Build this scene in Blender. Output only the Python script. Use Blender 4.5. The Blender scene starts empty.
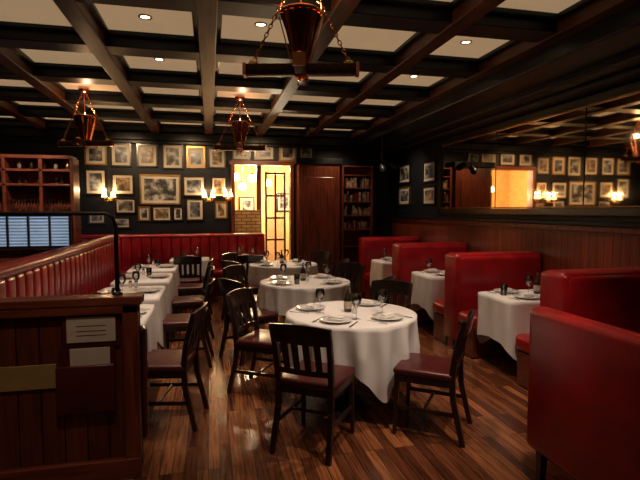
import bpy, bmesh, math, random
from mathutils import Vector, Matrix
random.seed(4)
scene = bpy.context.scene
COL = scene.collection
scene.view_settings.view_transform = 'Standard'
scene.view_settings.look = 'None'
scene.view_settings.exposure = .38
scene.view_settings.gamma = 1.0

# ---------------------------------------------------------------- materials
def new_mat(name):
    m = bpy.data.materials.new(name); m.use_nodes = True
    nt = m.node_tree
    return m, nt, nt.nodes['Principled BSDF']

def simple(name, col, rough=0.5, metal=0.0, emis=None, estr=0.0, var=0.12, scale=8.0, bump=0.0, coat=0.0, spec=0.5):
    m, nt, b = new_mat(name)
    tc = nt.nodes.new('ShaderNodeTexCoord')
    no = nt.nodes.new('ShaderNodeTexNoise'); no.inputs['Scale'].default_value = scale
    no.inputs['Detail'].default_value = 4
    nt.links.new(tc.outputs['Object'], no.inputs['Vector'])
    r = nt.nodes.new('ShaderNodeValToRGB')
    r.color_ramp.elements[0].position = .3; r.color_ramp.elements[1].position = .7
    r.color_ramp.elements[0].color = tuple(c*(1-var) for c in col)+(1,)
    r.color_ramp.elements[1].color = tuple(min(1, c*(1+var)) for c in col)+(1,)
    nt.links.new(no.outputs['Fac'], r.inputs['Fac'])
    nt.links.new(r.outputs['Color'], b.inputs['Base Color'])
    b.inputs['Roughness'].default_value = rough
    b.inputs['Metallic'].default_value = metal
    b.inputs['Specular IOR Level'].default_value = spec
    b.inputs['Coat Weight'].default_value = coat
    b.inputs['Coat Roughness'].default_value = .15
    if emis:
        b.inputs['Emission Color'].default_value = tuple(emis)+(1,)
        b.inputs['Emission Strength'].default_value = estr
    if bump:
        bp = nt.nodes.new('ShaderNodeBump'); bp.inputs['Strength'].default_value = bump
        bp.inputs['Distance'].default_value = .01
        nt.links.new(no.outputs['Fac'], bp.inputs['Height']); nt.links.new(bp.outputs['Normal'], b.inputs['Normal'])
    return m

def wood(name, c1, c2, rough=.35, axis='Z', scale=6.0, coat=.2, spec=.5):
    m, nt, b = new_mat(name)
    tc = nt.nodes.new('ShaderNodeTexCoord'); mp = nt.nodes.new('ShaderNodeMapping')
    s = {'X': (.12, 1.6, 1.6), 'Y': (1.6, .12, 1.6), 'Z': (1.6, 1.6, .12)}[axis]
    mp.inputs['Scale'].default_value = tuple(v*scale for v in s)
    no = nt.nodes.new('ShaderNodeTexNoise'); no.inputs['Scale'].default_value = 3; no.inputs['Detail'].default_value = 6
    no.inputs['Distortion'].default_value = .6
    r = nt.nodes.new('ShaderNodeValToRGB')
    r.color_ramp.elements[0].position = .3; r.color_ramp.elements[1].position = .7
    r.color_ramp.elements[0].color = tuple(c1)+(1,); r.color_ramp.elements[1].color = tuple(c2)+(1,)
    nt.links.new(tc.outputs['Object'], mp.inputs['Vector']); nt.links.new(mp.outputs['Vector'], no.inputs['Vector'])
    nt.links.new(no.outputs['Fac'], r.inputs['Fac']); nt.links.new(r.outputs['Color'], b.inputs['Base Color'])
    b.inputs['Roughness'].default_value = rough
    b.inputs['Specular IOR Level'].default_value = spec
    b.inputs['Coat Weight'].default_value = coat; b.inputs['Coat Roughness'].default_value = .2
    return m

def floor_mat():
    m, nt, b = new_mat('oak_plank_floor')
    tc = nt.nodes.new('ShaderNodeTexCoord'); mp = nt.nodes.new('ShaderNodeMapping')
    mp.inputs['Rotation'].default_value = (0, 0, math.radians(90))
    br = nt.nodes.new('ShaderNodeTexBrick')
    br.inputs['Scale'].default_value = 1.0
    br.inputs['Brick Width'].default_value = .85; br.inputs['Row Height'].default_value = .072
    br.inputs['Mortar Size'].default_value = .002; br.inputs['Bias'].default_value = 0
    br.inputs['Color1'].default_value = (0, 0, 0, 1); br.inputs['Color2'].default_value = (1, 1, 1, 1)
    br.inputs['Mortar'].default_value = (.2, .2, .2, 1)
    br.offset = .37; br.offset_frequency = 3
    ramp = nt.nodes.new('ShaderNodeValToRGB')
    e = ramp.color_ramp.elements
    e[0].color = (.085, .025, .012, 1); e[1].color = (.38, .135, .052, 1)
    x = e.new(.5); x.color = (.20, .066, .028, 1)
    mp2 = nt.nodes.new('ShaderNodeMapping'); mp2.inputs['Scale'].default_value = (22, 1.2, 1)
    no = nt.nodes.new('ShaderNodeTexNoise'); no.inputs['Scale'].default_value = 3; no.inputs['Detail'].default_value = 7
    mix = nt.nodes.new('ShaderNodeMix'); mix.data_type = 'RGBA'; mix.blend_type = 'MULTIPLY'
    mix.inputs[0].default_value = .8
    r2 = nt.nodes.new('ShaderNodeValToRGB'); r2.color_ramp.elements[0].position = .35; r2.color_ramp.elements[1].position = .6
    r2.color_ramp.elements[0].color = (.3, .27, .25, 1); r2.color_ramp.elements[1].color = (1.0, 1.0, 1.0, 1)
    m2 = nt.nodes.new('ShaderNodeMix'); m2.data_type = 'RGBA'
    L = nt.links.new
    L(tc.outputs['Object'], mp.inputs['Vector']); L(mp.outputs['Vector'], br.inputs['Vector'])
    L(tc.outputs['Object'], mp2.inputs['Vector']); L(mp2.outputs['Vector'], no.inputs['Vector'])
    L(br.outputs['Color'], ramp.inputs['Fac']); L(no.outputs['Fac'], r2.inputs['Fac'])
    L(ramp.outputs['Color'], mix.inputs[6]); L(r2.outputs['Color'], mix.inputs[7])
    L(br.outputs['Fac'], m2.inputs[0]); L(mix.outputs[2], m2.inputs[6]); m2.inputs[7].default_value = (.015, .008, .005, 1)
    L(m2.outputs[2], b.inputs['Base Color'])
    b.inputs['Roughness'].default_value = .22
    bp = nt.nodes.new('ShaderNodeBump'); bp.inputs['Strength'].default_value = .3; bp.inputs['Distance'].default_value = .004
    L(no.outputs['Fac'], bp.inputs['Height']); L(bp.outputs['Normal'], b.inputs['Normal'])
    return m

def board_mat(name, c1, c2, w=.11, axis='Y'):
    m, nt, b = new_mat(name)
    tc = nt.nodes.new('ShaderNodeTexCoord'); sep = nt.nodes.new('ShaderNodeSeparateXYZ'); cmb = nt.nodes.new('ShaderNodeCombineXYZ')
    L = nt.links.new
    L(tc.outputs['Object'], sep.inputs[0])
    L(sep.outputs['Z'], cmb.inputs['X']); L(sep.outputs[axis], cmb.inputs['Y'])
    br = nt.nodes.new('ShaderNodeTexBrick'); br.inputs['Scale'].default_value = 1
    br.inputs['Brick Width'].default_value = 6; br.inputs['Row Height'].default_value = w; br.inputs['Mortar Size'].default_value = .004
    br.inputs['Color1'].default_value = tuple(c1)+(1,); br.inputs['Color2'].default_value = tuple(c2)+(1,)
    br.inputs['Mortar'].default_value = (.01, .004, .003, 1)
    L(cmb.outputs[0], br.inputs['Vector'])
    mp = nt.nodes.new('ShaderNodeMapping'); mp.inputs['Scale'].default_value = (25, 25, 1.5)
    no = nt.nodes.new('ShaderNodeTexNoise'); no.inputs['Scale'].default_value = 2; no.inputs['Detail'].default_value = 6
    L(tc.outputs['Object'], mp.inputs['Vector']); L(mp.outputs[0], no.inputs['Vector'])
    mix = nt.nodes.new('ShaderNodeMix'); mix.data_type = 'RGBA'; mix.blend_type = 'MULTIPLY'; mix.inputs[0].default_value = .8
    r = nt.nodes.new('ShaderNodeValToRGB'); r.color_ramp.elements[0].position = .3; r.color_ramp.elements[1].position = .65
    r.color_ramp.elements[0].color = (.4, .35, .35, 1); r.color_ramp.elements[1].color = (1, 1, 1, 1)
    L(no.outputs['Fac'], r.inputs['Fac']); L(br.outputs['Color'], mix.inputs[6]); L(r.outputs['Color'], mix.inputs[7])
    L(mix.outputs[2], b.inputs['Base Color'])
    b.inputs['Roughness'].default_value = .32; b.inputs['Coat Weight'].default_value = .25
    return m

def brick_mat():
    m, nt, b = new_mat('yellow_brick')
    tc = nt.nodes.new('ShaderNodeTexCoord'); sep = nt.nodes.new('ShaderNodeSeparateXYZ'); cmb = nt.nodes.new('ShaderNodeCombineXYZ')
    L = nt.links.new
    L(tc.outputs['Object'], sep.inputs[0]); L(sep.outputs['X'], cmb.inputs['X']); L(sep.outputs['Z'], cmb.inputs['Y'])
    br = nt.nodes.new('ShaderNodeTexBrick'); br.inputs['Scale'].default_value = 1
    br.inputs['Brick Width'].default_value = .2; br.inputs['Row Height'].default_value = .07; br.inputs['Mortar Size'].default_value = .008
    br.inputs['Color1'].default_value = (.70, .46, .18, 1); br.inputs['Color2'].default_value = (.48, .28, .10, 1)
    br.inputs['Mortar'].default_value = (.10, .06, .04, 1)
    L(cmb.outputs[0], br.inputs['Vector']); L(br.outputs['Color'], b.inputs['Base Color'])
    b.inputs['Roughness'].default_value = .7
    return m

def art_mat(name, seed, warm):
    m, nt, b = new_mat(name)
    L = nt.links.new
    tc = nt.nodes.new('ShaderNodeTexCoord'); oi = nt.nodes.new('ShaderNodeObjectInfo')
    ad = nt.nodes.new('ShaderNodeVectorMath'); ad.operation = 'ADD'
    sc = nt.nodes.new('ShaderNodeMath'); sc.operation = 'MULTIPLY'; sc.inputs[1].default_value = 40+seed
    no = nt.nodes.new('ShaderNodeTexNoise'); no.inputs['Scale'].default_value = 9; no.inputs['Detail'].default_value = 3
    r = nt.nodes.new('ShaderNodeValToRGB'); r.color_ramp.interpolation = 'EASE'
    e = r.color_ramp.elements
    e[0].position = .38; e[0].color = (.02, .02, .022, 1)
    e[1].position = .66; e[1].color = (.36*warm[0], .36*warm[1], .36*warm[2], 1)
    k = e.new(.5); k.color = (.11*warm[0], .11*warm[1], .11*warm[2], 1)
    L(oi.outputs['Random'], sc.inputs[0]); L(tc.outputs['Object'], ad.inputs[0]); L(sc.outputs[0], ad.inputs[1])
    L(ad.outputs[0], no.inputs['Vector']); L(no.outputs['Fac'], r.inputs['Fac']); L(r.outputs['Color'], b.inputs['Base Color'])
    b.inputs['Roughness'].default_value = .35
    return m

def glass_mat(name, tint=(1, 1, 1), fac_bias=.06):
    m = bpy.data.materials.new(name); m.use_nodes = True
    nt = m.node_tree; nt.nodes.clear(); L = nt.links.new
    o = nt.nodes.new('ShaderNodeOutputMaterial'); mx = nt.nodes.new('ShaderNodeMixShader')
    t = nt.nodes.new('ShaderNodeBsdfTransparent'); t.inputs[0].default_value = tuple(tint)+(1,)
    g = nt.nodes.new('ShaderNodeBsdfGlossy'); g.inputs['Roughness'].default_value = .03
    lw = nt.nodes.new('ShaderNodeLayerWeight'); lw.inputs['Blend'].default_value = .35
    a = nt.nodes.new('ShaderNodeMath'); a.operation = 'ADD'; a.inputs[1].default_value = fac_bias; a.use_clamp = True
    L(lw.outputs['Fresnel'], a.inputs[0]); L(a.outputs[0], mx.inputs[0])
    L(t.outputs[0], mx.inputs[1]); L(g.outputs[0], mx.inputs[2]); L(mx.outputs[0], o.inputs[0])
    return m

M_floor = floor_mat()
M_lacq = simple('black_lacquer', (.005, .0055, .008), .40, coat=.03, spec=.25)
M_wallnavy = simple('navy_wall_paint', (.0045, .0055, .009), .5, spec=.3)
M_panel = simple('cream_panel_added_glow', (.52, .37, .22), .7, emis=(1, .68, .37), estr=.20, var=.12, scale=1.2)  # added emission stands in for light on the panels and room ambient
M_beamwood = wood('beam_brown_wood', (.018, .005, .002), (.095, .030, .011), .42, 'Y', coat=0, spec=.22)
M_redwood = wood('mahogany', (.07, .013, .007), (.22, .050, .023), .3, 'Z', coat=.4)
M_redwoodX = wood('mahogany_horizontal', (.07, .013, .007), (.22, .050, .023), .3, 'X', coat=.4)
M_boards = board_mat('mahogany_boards_side', (.22, .042, .018), (.13, .024, .011), .10, 'Y')
M_boardsX = board_mat('mahogany_boards_front', (.17, .041, .019), (.11, .025, .012), .12, 'X')
M_chair = wood('chair_dark_wood', (.009, .0042, .0035), (.026, .010, .007), .3, 'Z', coat=.3)
M_leather = simple('red_leather', (.29, .006, .010), .32, var=.28, scale=5, bump=.15, coat=.22)
M_leather_d = simple('oxblood_leather', (.070, .009, .008), .33, var=.2, bump=.1)
M_cloth = simple('white_tablecloth', (.80, .76, .76), .85, var=.03, scale=4)
M_china = simple('white_china', (.85, .83, .80), .15, var=.01, coat=.4)
M_napkin = simple('linen_napkin', (.82, .78, .76), .9, var=.02)
M_steel = simple('steel_cutlery', (.7, .68, .65), .2, 1.0, var=.03)
M_copper = simple('polished_copper', (.70, .27, .13), .24, 1.0, var=.25, scale=6)
M_brass = simple('aged_brass', (.62, .40, .14), .35, 1.0, var=.2)
M_plaque = simple('brass_plaque_face', (.46, .30, .12), .5, .5, var=.15)
M_iron = simple('black_iron', (.02, .018, .018), .4, .6)
M_glass = glass_mat('clear_glass')
M_pane = glass_mat('window_glass', (.8, .85, .9), .03)
M_dglass = simple('dark_bottle_glass', (.02, .018, .012), .08, coat=.6)
M_mirror = simple('antique_mirror', (.98, .80, .60), .03, 1.0, var=.06, scale=2)
M_shade = simple('lamp_shade', (.9, .7, .4), .7, emis=(1, .60, .24), estr=4.5, var=.02)
M_globe = simple('globe_glass', (1, .9, .7), .4, emis=(1, .84, .52), estr=7, var=.01)
M_bulb = simple('downlight_lens', (1, .9, .8), .4, emis=(1, .84, .6), estr=10, var=.01)
M_paper = simple('menu_paper', (.50, .41, .32), .8, var=.05, scale=30)
M_mount = simple('picture_mount', (.46, .39, .30), .8, var=.03)
M_frame = simple('black_picture_frame', (.010, .008, .007), .3, coat=.3)
M_goldframe = simple('gilt_picture_frame', (.35, .2, .07), .35, .8)
M_brick = brick_mat()
M_warmwall = simple('warm_plaster', (.66, .40, .17), .8)
M_screen = simple('window_blind_slat', (.22, .30, .42), .5, emis=(.45, .65, 1), estr=.04, var=.3, scale=4)  # slats carry a faint blue emission for the window light behind
M_sky = simple('frosted_window_pane', (.3, .4, .5), .5, emis=(.5, .7, 1), estr=.36, var=.3, scale=3)
M_arts = [art_mat('photo_print_a', 3, (1, .92, .8)), art_mat('photo_print_b', 17, (.8, .85, .9)), art_mat('photo_print_c', 29, (1.1, .75, .45))]
M_books = simple('book_spines', (.20, .13, .09), .7, var=.8, scale=14)

# ---------------------------------------------------------------- mesh builder
class MB:
    def __init__(s): s.v = []; s.f = []; s.m = []; s.sm = []; s.mats = []
    def mi(s, mat):
        if mat not in s.mats: s.mats.append(mat)
        return s.mats.index(mat)
    def add(s, vs, fs, mat, smooth=False, M=None):
        o = len(s.v); k = s.mi(mat)
        for v in vs:
            v = Vector(v)
            if M is not None: v = M @ v
            s.v.append(tuple(v))
        for f in fs:
            s.f.append([i+o for i in f]); s.m.append(k); s.sm.append(smooth)
    def box(s, c, d, mat, M=None):
        x, y, z = c; a, b, e = d[0]/2, d[1]/2, d[2]/2
        vs = [(x+i*a, y+j*b, z+k*e) for i in (-1, 1) for j in (-1, 1) for k in (-1, 1)]
        s.add(vs, [(0, 1, 3, 2), (4, 6, 7, 5), (0, 4, 5, 1), (2, 3, 7, 6), (0, 2, 6, 4), (1, 5, 7, 3)], mat, False, M)
    def rbox(s, c, d, r, mat, seg=3, M=None):
        bm = bmesh.new(); bmesh.ops.create_cube(bm, size=1)
        for v in bm.verts: v.co = Vector((v.co.x*d[0]+c[0], v.co.y*d[1]+c[1], v.co.z*d[2]+c[2]))
        r = min(r, min(d)*.49)
        bmesh.ops.bevel(bm, geom=bm.edges[:], offset=r, segments=seg, affect='EDGES', profile=.5)
        bm.verts.ensure_lookup_table(); bm.verts.index_update()
        s.add([v.co.copy() for v in bm.verts], [[v.index for v in f.verts] for f in bm.faces], mat, True, M); bm.free()
    def lathe(s, prof, mat, c=(0, 0, 0), n=20, M=None, pleat=0, pn=0):
        vs = []; fs = []; P = len(prof)
        for i in range(n):
            a = 2*math.pi*i/n
            for (r, z) in prof:
                rr = r*(1+pleat*(1 if i % 2 else -1)) if pleat else r
                vs.append((c[0]+rr*math.cos(a), c[1]+rr*math.sin(a), c[2]+z))
        for i in range(n):
            j = (i+1) % n
            for k in range(P-1):
                fs.append((i*P+k, j*P+k, j*P+k+1, i*P+k+1))
        s.add(vs, fs, mat, not pleat, M)
    def beam(s, p1, p2, w1, w2, mat, d1=None, d2=None, M=None):
        p1 = Vector(p1); p2 = Vector(p2); t = (p2-p1).normalized()
        up = Vector((0, 1, 0)) if abs(t.y) < .9 else Vector((0, 0, 1))
        a = t.cross(up).normalized(); b = a.cross(t).normalized()
        d1 = d1 or w1; d2 = d2 or w2
        vs = []
        for p, w, d in ((p1, w1, d1), (p2, w2, d2)):
            for i, j in ((-1, -1), (1, -1), (1, 1), (-1, 1)):
                vs.append(p+a*i*w/2+b*j*d/2)
        s.add(vs, [(3, 2, 1, 0), (4, 5, 6, 7), (0, 1, 5, 4), (1, 2, 6, 5), (2, 3, 7, 6), (3, 0, 4, 7)], mat, False, M)
    def tube(s, pts, r, mat, n=8, M=None, closed=False):
        pts = [Vector(p) for p in pts]; vs = []; fs = []
        N = len(pts)
        for i, p in enumerate(pts):
            if closed: t = (pts[(i+1) % N]-pts[i-1]).normalized()
            else: t = (pts[min(i+1, N-1)]-pts[max(i-1, 0)]).normalized()
            up = Vector((0, 0, 1)) if abs(t.z) < .9 else Vector((0, 1, 0))
            a = t.cross(up).normalized(); b = t.cross(a).normalized()
            for k in range(n):
                q = 2*math.pi*k/n
                vs.append(p+a*r*math.cos(q)+b*r*math.sin(q))
        for i in range(N if closed else N-1):
            i2 = (i+1) % N
            for k in range(n):
                k2 = (k+1) % n
                fs.append((i*n+k, i*n+k2, i2*n+k2, i2*n+k))
        if not closed:
            fs.append(list(range(n))); fs.append([(N-1)*n+k for k in reversed(range(n))])
        s.add(vs, fs, mat, True, M)
    def mesh(s, name):
        me = bpy.data.meshes.new(name); me.from_pydata(s.v, [], s.f)
        for m in s.mats: me.materials.append(m)
        for p, k, sm in zip(me.polygons, s.m, s.sm): p.material_index = k; p.use_smooth = sm
        bm = bmesh.new(); bm.from_mesh(me); bmesh.ops.recalc_face_normals(bm, faces=bm.faces[:]); bm.to_mesh(me); bm.free()
        me.update(); return me
    def obj(s, name, loc=(0, 0, 0), rz=0, bevel=0):
        return place(s.mesh(name), name, loc, rz, bevel)

def place(me, name, loc=(0, 0, 0), rz=0, bevel=0, parent=None):
    o = bpy.data.objects.new(name, me); COL.objects.link(o)
    o.location = loc; o.rotation_euler = (0, 0, rz)
    if bevel:
        b = o.modifiers.new('bevel', 'BEVEL'); b.width = bevel; b.segments = 2; b.limit_method = 'ANGLE'
    if parent: o.parent = parent
    return o

def slab(name, c, d, mat, bevel=0):
    b = MB(); b.box((0, 0, 0), d, mat); return b.obj(name, c, 0, bevel)

BACK = 9.7; RX = 3.85; LX = -4.2; REAR = -2.0; CZ = 3.2; BZ = 3.05
# ---------------------------------------------------------------- room shell
slab('floor', ((LX+RX)/2, 5.5, -.05), (RX-LX+.4, 15.4, .1), M_floor)
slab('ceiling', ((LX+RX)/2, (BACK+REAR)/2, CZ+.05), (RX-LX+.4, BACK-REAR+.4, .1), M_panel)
slab('wall_left', (LX-.1, (BACK+REAR)/2, CZ/2), (.2, BACK-REAR+.2, CZ), M_wallnavy)
slab('wall_rear', ((LX+RX)/2, REAR-.1, CZ/2), (RX-LX, .2, CZ), M_wallnavy)
slab('wall_right', (RX+.1, (BACK+REAR)/2, CZ/2), (.2, BACK-REAR+.2, CZ), M_wallnavy)
DX0, DX1, DZ = .45, 1.62, 2.5
b = MB()
b.box(((LX+DX0)/2, BACK+.06, CZ/2), (DX0-LX, .12, CZ), M_wallnavy)
b.box(((RX+DX1)/2, BACK+.06, CZ/2), (RX-DX1, .12, CZ), M_wallnavy)
b.box(((DX0+DX1)/2, BACK+.06, (CZ+DZ)/2), (DX1-DX0, .12, CZ-DZ), M_wallnavy)
b.obj('wall_back')
b = MB()
b.box((DX0, BACK-.02, DZ/2), (.07, .2, DZ), M_redwood); b.box((DX1, BACK-.02, DZ/2), (.07, .2, DZ), M_redwood)
b.box(((DX0+DX1)/2, BACK-.02, DZ+.03), (DX1-DX0+.14, .2, .08), M_redwoodX)
b.obj('trim_doorway', bevel=.006)
b = MB()
b.box((.9, 12.9, 1.5), (5, .1, 3.0), M_warmwall); b.box((-1.2, 11.3, 1.5), (.1, 3.1, 3), M_warmwall); b.box((3.2, 11.3, 1.5), (.1, 3.1, 3), M_warmwall)
b.obj('wall_foyer')
slab('ceiling_foyer', (1.0, 11.35, 3.05), (4.4, 3.0, .1), M_warmwall)
slab('wall_brick', (.55, 10.35, .8), (1.0, .2, 1.6), M_brick)
b = MB()
for x in (1.16, 1.36, 1.56): b.box((x, 10.2, 1.2), (.04, .05, 2.4), M_redwood)
for z in (.05, .5, .97, 1.43, 1.9, 2.37): b.box((1.36, 10.2, z), (.40, .045, .04 if z > .1 else .1), M_redwood)
b.box((1.36, 10.2, 1.2), (.38, .006, 2.3), M_pane)
b.obj('door_french')
slab('trim_foyer_post', (1.04, 10.5, 1.5), (.10, .12, 3.0), M_redwood, .01)
for x, z in ((.3, 1.95), (.95, 1.7), (1.95, 1.8)):
    b = MB(); b.box((0, 0, 0), (.42, .03, .5), M_frame); b.box((0, -.02, 0), (.34, .01, .42), M_mount); b.box((0, -.026, 0), (.22, .004, .3), M_arts[0])
    b.obj('framed_picture', (x, 12.83, z))
for i, (x, y, z, r) in enumerate([(.72, 10.9, 2.12, .09), (.92, 10.75, 2.30, .09), (.62, 11.9, 2.4, .10), (1.38, 11.6, 2.25, .09)]):
    b = MB()
    b.lathe([(0.001, -r)]+[(r*math.cos(t), r*math.sin(t)) for t in [math.radians(a) for a in range(-75, 76, 15)]]+[(.02, r), (.02, r+.03)], M_globe)
    b.tube([(0, 0, r+.02), (0, 0, 3.0-z)], .008, M_brass); b.lathe([(.03, r-.01), (.035, r+.03), (.01, r+.05)], M_brass)
    b.obj('globe_pendant_lamp', (x, y, z))

# ceiling beams
BX = [-3.86, -2.9, -1.94, -.97, 0, .97, 1.95, 2.9]
YB = [-1.1, .1, 1.3, 2.5, 3.67, 4.86, 6.05, 7.24, 8.42, 9.62]
for x in BX:
    b = MB()
    b.box((0, 0, .0), (.15, BACK-REAR, .15), M_beamwood); b.box((0, 0, .055), (.24, BACK-REAR, .04), M_lacq)
    b.obj('trim_ceiling_beam', (x, (BACK+REAR)/2, BZ+.075), 0, .008)
for y in YB:
    b = MB(); W = 2.9-LX
    b.box((0, 0, 0), (W, .26, .13), M_lacq); b.box((0, 0, .045), (W, .38, .04), M_lacq)
    b.obj('trim_ceiling_crossbeam', ((2.9+LX)/2, y, BZ+.085), 0, .008)
b = MB()
b.box((3.4, (BACK+REAR)/2, 3.05), (.9, BACK-REAR, .30), M_lacq)
b.box((3.62, (BACK+REAR)/2, 2.88), (.46, BACK-REAR, .10), M_lacq)
b.box((3.72, (BACK+REAR)/2, 2.81), (.26, BACK-REAR, .06), M_lacq)
b.obj('trim_soffit_right', bevel=.02)
b = MB(); b.box((0, 0, 0), (RX-LX, .12, .14), M_lacq); b.box((0, .02, -.1), (RX-LX, .06, .06), M_lacq)
b.obj('trim_cornice_back', ((LX+RX)/2, BACK-.06, 2.98+.0), 0, .01)
b = MB()
L = BACK-REAR
b.box((RX-.02, (BACK+REAR)/2, .72), (.04, L, 1.44), M_boards)
b.obj('trim_wainscot_right')
b = MB()
b.box((RX-.06, (BACK+REAR)/2, 1.46), (.12, L, .05), M_lacq); b.box((RX-.045, (BACK+REAR)/2, 1.41), (.08, L, .06), M_redwood)
b.obj('trim_ledge_right', bevel=.01)
my0, my1, mz0, mz1 = 2.7, 7.5, 1.58, 2.72
b = MB()
b.box((RX-.02, (my0+my1)/2, (mz0+mz1)/2), (.03, my1-my0, mz1-mz0), M_mirror)
fw = .08
for z in (mz0, mz1):
    b.box((RX-.03, (my0+my1)/2, z), (.06, my1-my0+fw, fw), M_frame)
for y in (my0, my1): b.box((RX-.03, y, (mz0+mz1)/2), (.06, fw, mz1-mz0+fw), M_frame)
for z in (mz0+.052, mz1-.052): b.box((RX-.04, (my0+my1)/2, z), (.035, my1-my0-.08, .014), M_goldframe)
for y in (4.3, 5.9): b.box((RX-.036, y, (mz0+mz1)/2), (.012, .008, mz1-mz0-.08), M_frame)
b.obj('wall_mirror', bevel=.004)
b = MB()
b.box((0, 0, 1.25), (.85, .35, 2.5), M_redwood); b.box((0, -.19, 1.4), (.62, .03, 1.7), M_redwood); b.box((0, -.19, .3), (.62, .03, .4), M_redwood)
b.box((0, 0, 2.56), (.95, .45, .12), M_lacq); b.box((0, 0, .06), (.9, .4, .12), M_redwood)
b.obj('trim_pier_wood', (2.12, BACK-.2, 0), 0, .01)
b = MB()
W, D, H = .62, .3, 2.5
b.box((-W/2, 0, H/2), (.05, D, H), M_redwood); b.box((W/2, 0, H/2), (.05, D, H), M_redwood); b.box((0, D/2-.01, H/2), (W, .02, H), M_redwood)
for z in (.05, .45, .85, 1.2, 1.48, 1.76, 2.04, 2.3, 2.48): b.box((0, 0, z), (W, D, .025), M_redwoodX)
b.obj('bookcase', (2.93, BACK-.17, 0), 0, .004)
b = MB()
for z in (1.2, 1.48, 1.76, 2.04):
    x = -.26
    while x < .25:
        w = random.uniform(.02, .045); h = random.uniform(.12, .22)
        if random.random() < .8: b.box((x+w/2, 0, z+.0135+h/2), (w*.92, .18, h), random.choice([M_books, M_books, M_leather_d, M_arts[2]]))
        x += w
b.obj('row_of_books', (2.93, BACK-.19, 0))

# ---------------------------------------------------------------- pictures
def picture(x, z, w, h, k, wall='back', y=0):
    b = MB(); f = .028
    fm = M_frame if k % 4 else M_goldframe
    for sx in (-1, 1): b.box((sx*(w/2-f/2), 0, 0), (f, .03, h), fm)
    for sz in (-1, 1): b.box((0, 0, sz*(h/2-f/2)), (w-2*f, .03, f), fm)
    b.box((0, .006, 0), (w-2*f, .012, h-2*f), M_mount)
    mg = .05 if min(w, h) > .3 else .03
    b.box((0, -.001, 0), (w-2*f-2*mg, .004, h-2*f-2*mg), M_arts[k % 3])
    if wall == 'back': o = b.obj('framed_picture', (x, BACK-.016, z))
    else: o = b.obj('framed_picture', (RX-.016, y, z), -math.pi/2)
    return o
P = [(-2.05, 2.63, .38, .40), (-1.61, 2.63, .37, .44), (-1.14, 2.63, .38, .44), (-.68, 2.62, .39, .48), (-.25, 2.62, .35, .42), (.15, 2.61, .34, .40),
     (.62, 2.74, .36, .32), (1.08, 2.75, .40, .32), (1.55, 2.76, .36, .36), (1.93, 2.78, .29, .34),
     (-2.06, 2.12, .37, .48), (-1.59, 2.08, .40, .40), (-.92, 1.99, .74, .57), (-.29, 2.06, .42, .40), (.18, 2.05, .30, .40),
     (-1.55, 1.68, .37, .30), (-1.22, 1.53, .22, .28), (-.90, 1.53, .36, .30), (-.6, 1.53, .2, .28), (-.28, 1.61, .34, .44), (.22, 1.60, .24, .34), (-2.06, 1.45, .3, .22),
     (-1.62, 1.36, .3, .22)]
for k, p in enumerate(P): picture(p[0], p[1], p[2], p[3], k)
for k, (y, z, w, h) in enumerate([(7.98, 2.28, .5, .38), (7.98, 1.86, .5, .34), (9.1, 2.32, .55, .38), (9.1, 1.88, .55, .36)]):
    picture(0, z, w, h, k+1, 'right', y)

# ---------------------------------------------------------------- sconces
def point(name, loc, e, col, r=.05):
    l = bpy.data.lights.new(name, 'POINT'); l.energy = e; l.color = col; l.shadow_soft_size = r
    o = bpy.data.objects.new(name, l); COL.objects.link(o); o.location = loc; return o
def sconce(x, z, s2=.075):
    b = MB()
    b.lathe([(0.001, .02), (.035, .02), (.045, 0), (.001, 0)], M_brass, n=16, M=Matrix.Rotation(math.pi/2, 4, 'X'))
    for s in (-1, 1):
        b.tube([(0, -.01, 0), (s*.03, -.06, -.03), (s*s2, -.09, -.02), (s*s2, -.09, .03)], .006, M_brass)
        b.lathe([(.008, .02), (.008, .07)], M_brass, c=(s*s2, -.09, 0), n=10)
        b.lathe([(.05, .04), (.028, .14)], M_shade, c=(s*s2, -.09, 0), n=18)
    b.obj('wall_sconce', (x, BACK-.002, z))
    for s in (-1, 1):
        point('sconce_bulb', (x+s*s2, BACK-.092, z+.17), 3.6, (1, .58, .26), .02)
sconce(-1.83, 1.80); sconce(-.02, 1.80); sconce(.36, 1.82, .05)

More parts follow.
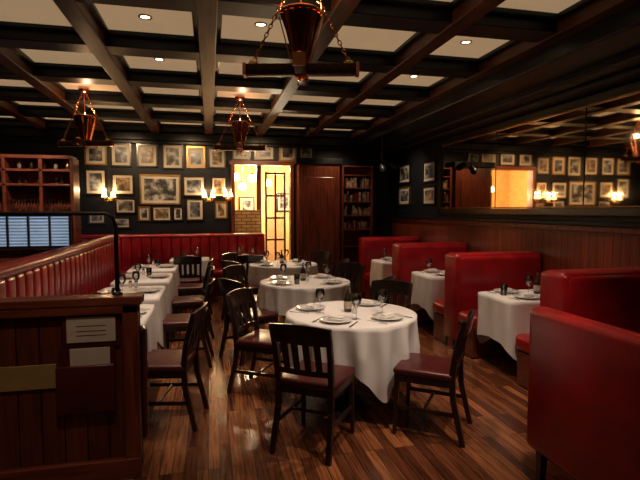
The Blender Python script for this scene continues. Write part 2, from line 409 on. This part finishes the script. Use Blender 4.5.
# ---------------------------------------------------------------- chandeliers
def chandelier(loc, s=1.0, rz=0):
    b = MB(); top = (CZ-.02-loc[2])/s
    S = Matrix.Scale(s, 4)
    b.lathe([(.032, -.06), (.042, .0), (.065, .10), (.095, .22), (.125, .31), (.115, .31), (.06, .09), (.03, 0)], M_copper, n=32, pleat=.05, M=S)
    b.lathe([(.125, .305), (.137, .315), (.125, .33)], M_copper, n=32, M=S)
    b.lathe([(0.001, -.10), (.03, -.09), (.05, -.06), (.05, -.04), (.035, -.02)], M_copper, n=20, M=S)
    for k in range(8):
        a = k*math.pi/4
        b.beam((.05*math.cos(a), .05*math.sin(a), -.03), (.135*math.cos(a), .135*math.sin(a), .29), .008, .008, M_copper, .02, .03, M=S)
    for k in range(2):
        R = S @ Matrix.Rotation(k*math.pi/2, 4, 'Z')
        AL = .72 if k == 0 else .46
        b.rbox((0, 0, -.03), (AL, .07, .07), .010, M_beamwood, 2, R)
        for q in (-1, 1):
            b.box((q*(AL/2-.005), 0, -.03), (.02, .076, .076), M_copper, R)
            b.lathe([(.03, .0), (.03, .02), (.012, .03)], M_brass, c=(q*(AL/2-.06), 0, 0), n=10, M=R)
            if k == 1: continue
            p0 = Vector((q*.30, 0, .02)); p1 = Vector((q*.02, 0, top-.05)); n = 22
            for i in range(n):
                c = p0.lerp(p1, (i+.5)/n); d = (p1-p0).normalized(); side = Vector((0, 1, 0)) if i % 2 else d.cross(Vector((0, 1, 0)))
                ln = (p1-p0).length/n*.66
                b.tube([c+d*ln*math.cos(t)+side*.011*math.sin(t) for t in [math.pi*2*j/8 for j in range(8)]], .0036, M_copper, n=5, M=R, closed=True)
    b.lathe([(0.001, top), (.07, top), (.07, top-.02), (.03, top-.06), (.001, top-.06)], M_copper, n=20, M=S)
    b.tube([(0, 0, .1), (0, 0, top-.04)], .007, M_copper, M=S)
    point('added_chandelier_glow', (loc[0]+.04, loc[1], loc[2]+.36*s), 6, (1, .64, .34), .03)  # added light inside the cone for warm spill on the ceiling; no bulb modelled
    return b.obj('copper_chandelier', loc, rz)
chandelier((.585, 3.10, 2.53), 1.02, math.radians(-14))
chandelier((.43, 6.9, 2.50), 1, math.radians(-6))
chandelier((-1.58, 6.9, 2.50), 1, math.radians(-16))

# ---------------------------------------------------------------- chairs
def chair_mesh():
    b = MB()
    b.rbox((0, .01, .462), (.43, .42, .05), .022, M_leather_d, 3)
    b.box((0, .01, .415), (.41, .40, .055), M_chair)
    for s in (-1, 1):
        b.beam((s*.185, .19, .43), (s*.195, .205, 0), .038, .026, M_chair)
        pts = [(s*.20, -.27, 0), (s*.19, -.20, .30), (s*.19, -.19, .46), (s*.192, -.215, .66), (s*.198, -.27, .86)]
        for i in range(4): b.beam(pts[i], pts[i+1], .036, .036, M_chair, .042-.004*abs(i-2), .042-.004*abs(i-1))
        b.beam((s*.19, -.22, .20), (s*.19, .195, .20), .018, .018, M_chair, .03, .03)
    b.beam((-.19, 0, .20), (.19, 0, .20), .02, .02, M_chair)
    def rail(z0, z1, y0, y1, bow, t, w=.21, arch=0):
        n = 10; vs = []; fs = []
        for i in range(n+1):
            u = -1+2*i/n; x = u*w; q = 1-u*u
            for (yy, zz) in ((y0, z0), (y0+t, z0), (y1+t, z1+arch*q), (y1, z1+arch*q)):
                vs.append((x, yy-bow*q, zz))
        for i in range(n):
            for k in range(4):
                fs.append((i*4+k, i*4+(k+1) % 4, i*4+4+(k+1) % 4, i*4+4+k))
        fs.append((3, 2, 1, 0)); fs.append((n*4, n*4+1, n*4+2, n*4+3))
        b.add(vs, fs, M_chair, False)
    rail(.745, .865, -.252, -.285, .03, .022, .215, .018)
    rail(.53, .57, -.205, -.21, .022, .02, .19)
    for x in (-.115, -.04, .04, .115):
        q = 1-(x/.21)**2
        b.beam((x, -.195-.022*q, .56), (x, -.243-.03*q, .77), .045, .05, M_chair, .012, .012)
    return b.mesh('dining_chair')
CH = chair_mesh()
def chair(x, y, dx, dy):
    rz = math.atan2(dy, dx)-math.pi/2
    place(CH, 'dining_chair', (x, y, 0), rz, .005)

# ---------------------------------------------------------------- tables
def cloth(b, hx, hy, p, side_x, side_y, rot, z=.752, folds=14, seed=0, amp=.03, flare=.02, side_neg=None):
    N = 200; rings = 14; rnd = random.Random(seed); ph = rnd.random()*6
    def topr(a):
        c, s = abs(math.cos(a)), abs(math.sin(a))
        return ((c/hx)**p+(s/hy)**p)**(-1/p)
    def clr(a):
        a2 = a-rot; c0 = math.cos(a2); c, s = abs(c0), abs(math.sin(a2))
        q = 12; sx = side_neg if (side_neg and c0 < 0) else side_x
        return ((c/sx)**q+(s/side_y)**q)**(-1/q)
    vs = [(0, 0, z)]; fs = []
    cols = []; m0 = min(clr(2*math.pi*i/N)-topr(2*math.pi*i/N) for i in range(N))
    for i in range(N):
        a = 2*math.pi*i/N; R = topr(a); H = max(clr(a)-R, .12)
        col = []
        for f in (.5, .965): col.append((R*f*math.cos(a), R*f*math.sin(a), z))
        dr = H-m0
        s1 = math.sin(folds*a+ph+.6*math.sin(3*a)); w = (abs(s1)**.7*(1 if s1 > 0 else -1))*.7+.40*math.sin(round(folds*.5+2)*a+1.3*ph)
        for k in range(rings+1):
            u = k/rings; fall = H*u
            rr = R+.008+flare*u+amp*w*min(1, fall/.22)+.06*max(0, dr)*math.sin(u*math.pi*.6)
            zz = z-.006-fall
            col.append((rr*math.cos(a), rr*math.sin(a), zz))
        cols.append(col)
    K = len(cols[0])
    for c in cols: vs += c
    for i in range(N):
        j = (i+1) % N
        fs.append((0, 1+i*K, 1+j*K))
        for k in range(K-1): fs.append((1+i*K+k, 1+i*K+k+1, 1+j*K+k+1, 1+j*K+k))
    b.add(vs, fs, M_cloth, True)

def pedestal(b, r):
    b.lathe([(.20, 0), (.20, .02), (.06, .06), (.035, .12), (.035, .70), (.10, .73)], M_iron, n=20)
    b.lathe([(0.001, .715), (r, .715), (r, .742), (.001, .742)], M_chair, n=32)

def round_table(x, y, rot, seed, R=.53, side=.81):
    b = MB(); pedestal(b, R-.01); cloth(b, R, R, 2, side, side, rot, seed=seed, folds=18, amp=.036, flare=.0)
    b.obj('round_dining_table', (x, y, 0))
def square_table(x, y, hx, hy, seed, hang=.36, name='square_dining_table', hang_neg=None):
    b = MB(); pedestal(b, min(hx, hy)*.9); b.box((0, 0, .728), (hx*1.92, hy*1.92, .025), M_chair)
    cloth(b, hx, hy, 14, hx+hang, hy+hang*.9, 0, seed=seed, folds=17, amp=.016, flare=.012, side_neg=(hx+hang_neg) if hang_neg else None)
    b.obj(name, (x, y, 0))

def m_plate(R):
    b = MB(); b.lathe([(0.001, .004), (R*.6, .004), (R*.68, .010), (R, .020), (R, .023), (R*.66, .014), (.001, .008)], M_china, n=28)
    return b
b = m_plate(.125)
b.rbox((0, 0, .022), (.13, .065, .018), .007, M_napkin, 2); b.rbox((.005, 0, .037), (.115, .055, .014), .006, M_napkin, 2)
PLATE = b.mesh('dinner_plate')
b = MB(); b.lathe([(.036, 0), (.034, .003), (.006, .008), (.004, .02), (.004, .085), (.012, .095), (.034, .125), (.040, .155), (.033, .20), (.031, .20), (.037, .155), (.031, .128), (.001, .098)], M_glass, n=18)
WINE = b.mesh('wine_glass')
b = MB(); b.lathe([(0.001, 0), (.030, 0), (.036, .11), (.034, .11), (.028, .008), (.001, .008)], M_glass, n=18)
TUMB = b.mesh('water_tumbler')
b = MB(); b.box((0, 0, .002), (.014, .10, .003), M_steel); b.box((0, .085, .0025), (.018, .09, .002), M_steel)
KNIFE = b.mesh('table_knife')
b = MB(); b.box((0, -.02, .002), (.010, .12, .003), M_steel); b.box((0, .05, .002), (.022, .03, .003), M_steel)
for k in (-1.5, -.5, .5, 1.5): b.box((k*.006, .082, .002), (.003, .04, .002), M_steel)
FORK = b.mesh('table_fork')
b = MB(); b.lathe([(0.001, 0), (.030, 0), (.033, .01), (.033, .10), (.026, .13), (.011, .155), (.010, .20), (.013, .205), (.013, .215), (.001, .215)], M_dglass, n=18)
b.lathe([(.0335, .03), (.0335, .09)], M_paper, n=18)
BOTTLE = b.mesh('oil_bottle')
b = MB(); b.lathe([(0.001, 0), (.018, 0), (.020, .01), (.014, .05), (.018, .06), (.012, .075), (.001, .078)], M_steel, n=14)
SALT = b.mesh('salt_shaker')
TZ = .753
def setting(cx, cy, ang, r, gs=.12):
    d = Vector((math.cos(ang), math.sin(ang))); s = Vector((-d.y, d.x)); rz = ang+math.pi/2
    def at(a, c): return (cx+d.x*a+s.x*c, cy+d.y*a+s.y*c, TZ)
    place(PLATE, 'dinner_plate', at(r, 0), rz+random.uniform(-.2, .2))
    place(KNIFE, 'table_knife', at(r, .155), rz+math.pi); place(FORK, 'table_fork', at(r, -.15), rz+math.pi)
    if random.random() < .75: place(WINE, 'wine_glass', at(r-.13, gs))
    else: place(TUMB, 'water_tumbler', at(r-.13, gs))
def centre(cx, cy, bottle=True):
    if bottle: place(BOTTLE, 'oil_bottle', (cx, cy+.03, TZ))
    place(SALT, 'salt_shaker', (cx+.055, cy+.01, TZ)); place(SALT, 'pepper_shaker', (cx+.04, cy-.04, TZ))

T = [(1.13, 3.78, math.radians(55), 1), (1.10, 5.6, math.radians(40), 2), (1.12, 7.5, math.radians(50), 3)]
for (x, y, r, sd) in T:
    round_table(x, y, r, sd); centre(x-.02, y, True)
def seats(cx, cy, angs, r=.77, sr=.36):
    for a in angs:
        a = math.radians(a); chair(cx+r*math.cos(a), cy+r*math.sin(a), -math.cos(a), -math.sin(a)); setting(cx, cy, a, sr)
def pchair(cx, cy, x, y, fx, fy):
    chair(x, y, fx, fy); setting(cx, cy, math.atan2(y-cy, x-cx), .36)
pchair(1.13, 3.78, .70, 3.17, .48, .66)
pchair(1.13, 3.78, 1.55, 3.18, -.66, .50)
seats(1.13, 3.78, [147, 50], .78)
seats(1.10, 5.6, [210, 318, 140, 42], .78)
seats(1.12, 7.5, [215, 318, 140, 42], .77)

# left tables + chairs
for i, y in enumerate([4.12, 5.22, 6.32, 7.42]):
    square_table(-.82, y, .32, .42, 10+i, .36, 'square_dining_table', .20)
    if i == 0: chair(-.35, 3.76, -1, .20)
    else: chair(-.27, y-.10, -1, .05 if i % 2 else -.12)
    setting(-.82, y, 0, .18); setting(-.82, y, math.pi, .18)
    place(SALT, 'salt_shaker', (-.80, y+.32, TZ)); place(SALT, 'pepper_shaker', (-.86, y+.32, TZ))
for i, x in enumerate([-.35, .62]):
    square_table(x, 8.62, .32, .30, 30+i, .24); setting(x, 8.62, -math.pi/2, .16); setting(x, 8.62, math.pi/2, .16)
    chair(x, 8.02, 0, 1)
# booth tables
BT = 3.22
for i, y in enumerate([4.18, 5.86, 7.54]):
    square_table(BT, y, .52, .30, 50+i, .40, 'booth_dining_table')
    for sx in (-.26, .22):
        setting(BT+sx, y, -math.pi/2, .165, .115); setting(BT+sx, y, math.pi/2, .165, .115)
    centre(BT, y, i == 0)

# ---------------------------------------------------------------- booths
BX0 = 2.70
def booth(y, near=True, far=True):
    b = MB(); W = RX-.06-BX0; xc = W/2
    b.box((xc, 0, .5), (W, .12, 1.0), M_redwood)
    for s, on in ((-1, near), (1, far)):
        b.rbox((xc, s*.095, .76), (W, .13, .64), .05, M_leather, 4)
        if on:
            b.rbox((xc, s*.32, .40), (W, .36, .15), .05, M_leather, 4)
            b.box((xc, s*.30, .17), (W-.04, .32, .30), M_redwoodX)
            b.box((xc, s*.28, .04), (W-.06, .32, .08), M_iron)
    b.rbox((xc, 0, 1.055), (W+.02, .26, .10), .045, M_leather, 4)
    b.rbox((.02, 0, .60), (.07, .30, .98), .03, M_leather, 3)
    b.obj('booth_bench', (BX0, y, 0))
booth(3.34); booth(5.02); booth(6.70); booth(8.38)
b = MB()
b.rbox((0, 0, .62), (.13, 1.25, .84), .045, M_leather, 4)
b.rbox((.34, 0, .42), (.56, 1.22, .16), .05, M_leather, 4)
b.box((.31, 0, .29), (.58, 1.18, .10), M_chair)
b.rbox((.33, .60, .60), (.62, .06, .50), .025, M_leather, 3)
for x in (0.01, .55):
    for y in (-.55, .55): b.beam((x, y, .25), (x-.01 if x < .1 else x, y, 0), .05, .035, M_chair)
b.obj('leather_settee', (1.87, 1.82, 0), 0)

# left banquette
def channels(b, x, y0, y1, z0, z1, mat, t=.12, w=.17):
    n = max(1, round((y1-y0)/w)); w = (y1-y0)/n
    for i in range(n): b.rbox((x, y0+w*(i+.5), (z0+z1)/2), (t, w, z1-z0), .035, mat, 3)
b = MB(); by0, by1 = 3.15, 7.95; bc = (by0+by1)/2; bl = by1-by0
channels(b, -1.42, by0, by1, .46, 1.14, M_leather)
b.rbox((-1.44, bc, 1.17), (.17, bl, .09), .04, M_leather, 3)
b.rbox((-1.15, bc, .41), (.46, bl, .14), .05, M_leather, 3)
b.box((-1.17, bc, .17), (.40, bl-.05, .34), M_redwood)
b.box((-1.56, bc, .58), (.08, bl, 1.14), M_redwood)
b.obj('banquette_bench')
b = MB(); n = 24; x0, x1 = -3.2, 1.05; w = (x1-x0)/n
for i in range(n): b.rbox((x0+w*(i+.5), 9.5, .78), (w, .13, .64), .035, M_leather, 3)
b.rbox(((x0+x1)/2, 9.52, 1.10), (x1-x0, .18, .09), .04, M_leather, 3)
b.rbox(((x0+x1)/2, 9.27, .41), (x1-x0, .46, .14), .05, M_leather, 3)
b.box(((x0+x1)/2, 9.29, .17), (x1-x0-.04, .38, .34), M_redwood); b.box(((x0+x1)/2, 9.6, .54), (x1-x0, .07, 1.08), M_redwood)
b.obj('banquette_bench')

# end panel with menu holders
b = MB(); px0, px1 = -1.64, -.42; pw = px1-px0; pc = (px0+px1)/2
b.box((pc, 0, .54), (pw, .06, 1.0), M_boardsX)
b.box((pc, 0, 1.07), (pw+.04, .14, .05), M_redwoodX); b.box((pc, -.02, 1.02), (pw, .09, .05), M_redwoodX)
b.box((pc, -.02, .06), (pw, .10, .12), M_redwoodX)
b.box((px1-.045, -.02, .55), (.09, .09, 1.0), M_redwood)
b.rbox((px1-.02, .11, .52), (.09, .12, .72), .04, M_leather_d, 3)
b.obj('banquette_end_panel', (0, 3.02, 0), 0, .006)
slab('brass_plaque', (-1.06, 2.983, .645), (.37, .010, .14), M_plaque, .002)
b = MB()
b.box((-.68, 0, .905), (.31, .012, .195), M_leather_d); b.box((-.68, -.009, .908), (.262, .006, .145), M_paper)
for z in (.93, .90, .875): b.box((-.68, -.0125, z), (.16, .001, .004), M_leather_d)
b.box((-.705, 0, .71), (.30, .012, .20), M_leather_d); b.box((-.69, -.010, .742), (.215, .006, .115), M_paper)
b.rbox((-.715, -.014, .56), (.315, .035, .28), .006, M_leather_d, 2)
b.obj('menu_holder', (0, 2.982, 0))
b = MB()
b.tube([(-1.6, 3.04, 1.10), (-1.6, 3.04, 1.58), (-.60, 3.04, 1.58), (-.56, 3.04, 1.56), (-.545, 3.04, 1.50), (-.545, 3.04, 1.10)], .013, M_iron, 10)
b.lathe([(.03, 0), (.03, .01), (.014, .02)], M_iron, c=(-.545, 3.04, 1.096), n=14)
b.obj('rail_divider')

# ---------------------------------------------------------------- bar shelf left
b = MB(); X0, X1, Y = -4.0, -2.05, 8.2
b.box(((X0+X1)/2, Y, 2.40), (X1-X0, .36, .05), M_redwoodX)
for z in (1.56, 1.98, 2.2): b.box(((X0+X1)/2, Y, z), (X1-X0, .34, .035), M_redwoodX)
for x in (X0, -2.98, -2.48, X1): b.box((x, Y, 1.98), (.05, .34, .82), M_redwood)
b.box(((X0+X1)/2, Y+.16, 1.98), (X1-X0, .02, .82), M_redwood)
for x in (-3.95, X1): b.box((x, Y, .78), (.07, .34, 1.56), M_redwood)
b.box(((X0+X1)/2, Y, .5), (X1-X0, .3, 1.0), M_boardsX)
b.obj('bar_shelf_unit', bevel=.004)
b = MB()
for i in range(22):
    for dy in (-.10, .03):
        b.lathe([(.03, 0), (.005, .01), (.004, .07), (.03, .11), (.033, .15), (.028, .18)], M_glass, c=(-3.9+i*.084, Y+dy, 1.579), n=10)
    if i % 2: b.lathe([(0.001, 0), (.028, 0), (.028, .07), (.012, .10), (.012, .13)], random.choice([M_dglass, M_books, M_brass]), c=(-3.9+i*.084, Y-.03, 2.219), n=10)
    if i % 3: b.lathe([(0.001, 0), (.026, 0), (.030, .10), (.028, .10), (.024, .005)], M_glass, c=(-3.9+i*.084, Y-.03, 1.999), n=10)
b.obj('row_of_glassware')
b = MB()
for i in range(9): b.box((-2.93, 8.0, 1.09+i*.047), (1.66, .02, .026), M_screen)
b.box((-2.93, 8.014, 1.28), (1.70, .004, .44), M_sky)
for x in (-3.78, -3.45, -3.2, -2.93, -2.65, -2.36, -2.08): b.box((x, 7.97, 1.28), (.03, .03, .46), M_frame)
for z in (1.04, 1.52): b.box((-2.93, 7.985, z), (1.74, .05, .04), M_frame)
b.obj('window_1')

b = MB()
b.tube([(0, 0, .55), (0, 0, 0)], .012, M_iron); b.lathe([(.05, -.02), (.06, .10), (.035, .16), (.001, .17)], M_iron, n=18, M=Matrix.Rotation(math.radians(130), 4, 'X'))
b.lathe([(.05, -.02), (.06, .10), (.035, .16), (.001, .17)], M_iron, n=18, M=Matrix.Translation((.16, 0, .06)) @ Matrix.Rotation(math.radians(120), 4, 'Y'))
b.tube([(0, 0, .1), (.16, 0, .06)], .012, M_iron)
b.obj('ceiling_spotlight', (2.95, 8.0, 2.36))

# ---------------------------------------------------------------- lights
def spot(name, loc, tgt, e, ang, col=(1, .80, .60), blend=.6, r=.06):
    l = bpy.data.lights.new(name, 'SPOT'); l.energy = e; l.spot_size = math.radians(ang); l.spot_blend = blend
    l.color = col; l.shadow_soft_size = r
    o = bpy.data.objects.new(name, l); COL.objects.link(o); o.location = loc
    o.rotation_euler = (Vector(tgt)-Vector(loc)).to_track_quat('-Z', 'Y').to_euler(); return o
DL = MB(); DL.lathe([(.055, 0), (.055, -.008), (.04, -.010), (.038, 0)], M_brass, n=20); DL.lathe([(0.001, -.003), (.038, -.003)], M_bulb, n=20); DLm = DL.mesh('recessed_downlight')
def down(x, y, e, ang=62, tgt=None, fix=True, col=(1, .77, .57)):
    e *= .70
    if fix: place(DLm, 'recessed_downlight', (x, y, CZ-.0015))
    spot('downlight_lamp', (x, y, CZ-.05), tgt or (x, y, 0), e, ang, col, .7, .045)
down(1.35, 3.15, 125, 58, (1.13, 3.65, .7)); down(1.45, 5.45, 115, 56, (1.12, 5.55, .7)); down(1.45, 7.8, 110, 60, (1.12, 7.5, .7))
down(-.5, 4.3, 85, 48, (-.72, 4.3, .7)); down(-.5, 5.45, 85, 48, (-.72, 5.4, .7)); down(-.5, 6.6, 85, 48, (-.72, 6.5, .7)); down(-.5, 7.85, 85, 56, (-.72, 7.7, .7))
down(2.4, 4.25, 140, 58, (3.0, 4.15, .7)); down(2.4, 5.45, 115, 58, (3.1, 5.8, .7)); down(2.4, 7.8, 100, 60, (3.1, 7.5, .7))
down(-1.45, 3.1, 24, 60, (-1.2, 3.9, .9)); down(-.5, 1.9, 62, 60, (-.9, 3.0, .6)); down(2.4, 1.9, 45, 64, (2.1, 2.4, .6))  # second lamp is added on the camera side to brighten the end panel
down(1.5, 1.9, 140, 60, (1.75, 3.2, 0)); down(-2.4, 6.6, 190, 60, (-2.8, 8.1, 1.8))  # second lamp is added to brighten the bar shelf
down(.45, 4.25, 75, 56, (.3, 4.4, 0)); down(-.5, 9.0, 40, 70, (-.5, 9.4, .6))  # first lamp is added for more light on the aisle floor
for x in (-1.5, -.35, 1.0): spot('added_wall_spot', (x, 8.35, 3.0), (x, 9.7, 2.1), 68, 74, (1, .68, .38), .8)  # added spots without fixtures, so the framed pictures show on the dark wall
spot('added_wall_spot', (2.5, 8.7, 2.95), (2.5, 9.7, 1.8), 22, 84, (1, .72, .45), .8)  # added spot without a fixture, brightens the pier and bookcase
spot('added_wall_spot', (2.7, 8.4, 2.9), (3.85, 8.6, 1.9), 42, 70, (1, .78, .56), .8)  # added spot without a fixture, brightens the right wall pictures
point('foyer_lamp', (.9, 11.0, 2.5), 170, (1, .74, .42), .12)
point('foyer_lamp', (1.6, 11.8, 2.0), 150, (1, .75, .44), .12)

w = bpy.data.worlds.new('world'); scene.world = w; w.use_nodes = True
w.node_tree.nodes['Background'].inputs[0].default_value = (.03, .04, .06, 1)
w.node_tree.nodes['Background'].inputs[1].default_value = .5

# ---------------------------------------------------------------- camera
cam = bpy.data.cameras.new('camera'); co = bpy.data.objects.new('camera', cam); COL.objects.link(co)
cam.sensor_width = 36; cam.lens = 27.0; cam.clip_start = .05
co.location = (0, 0, 1.6)
co.rotation_euler = (math.radians(90-3.58), 0, math.radians(-12.9))
scene.camera = co
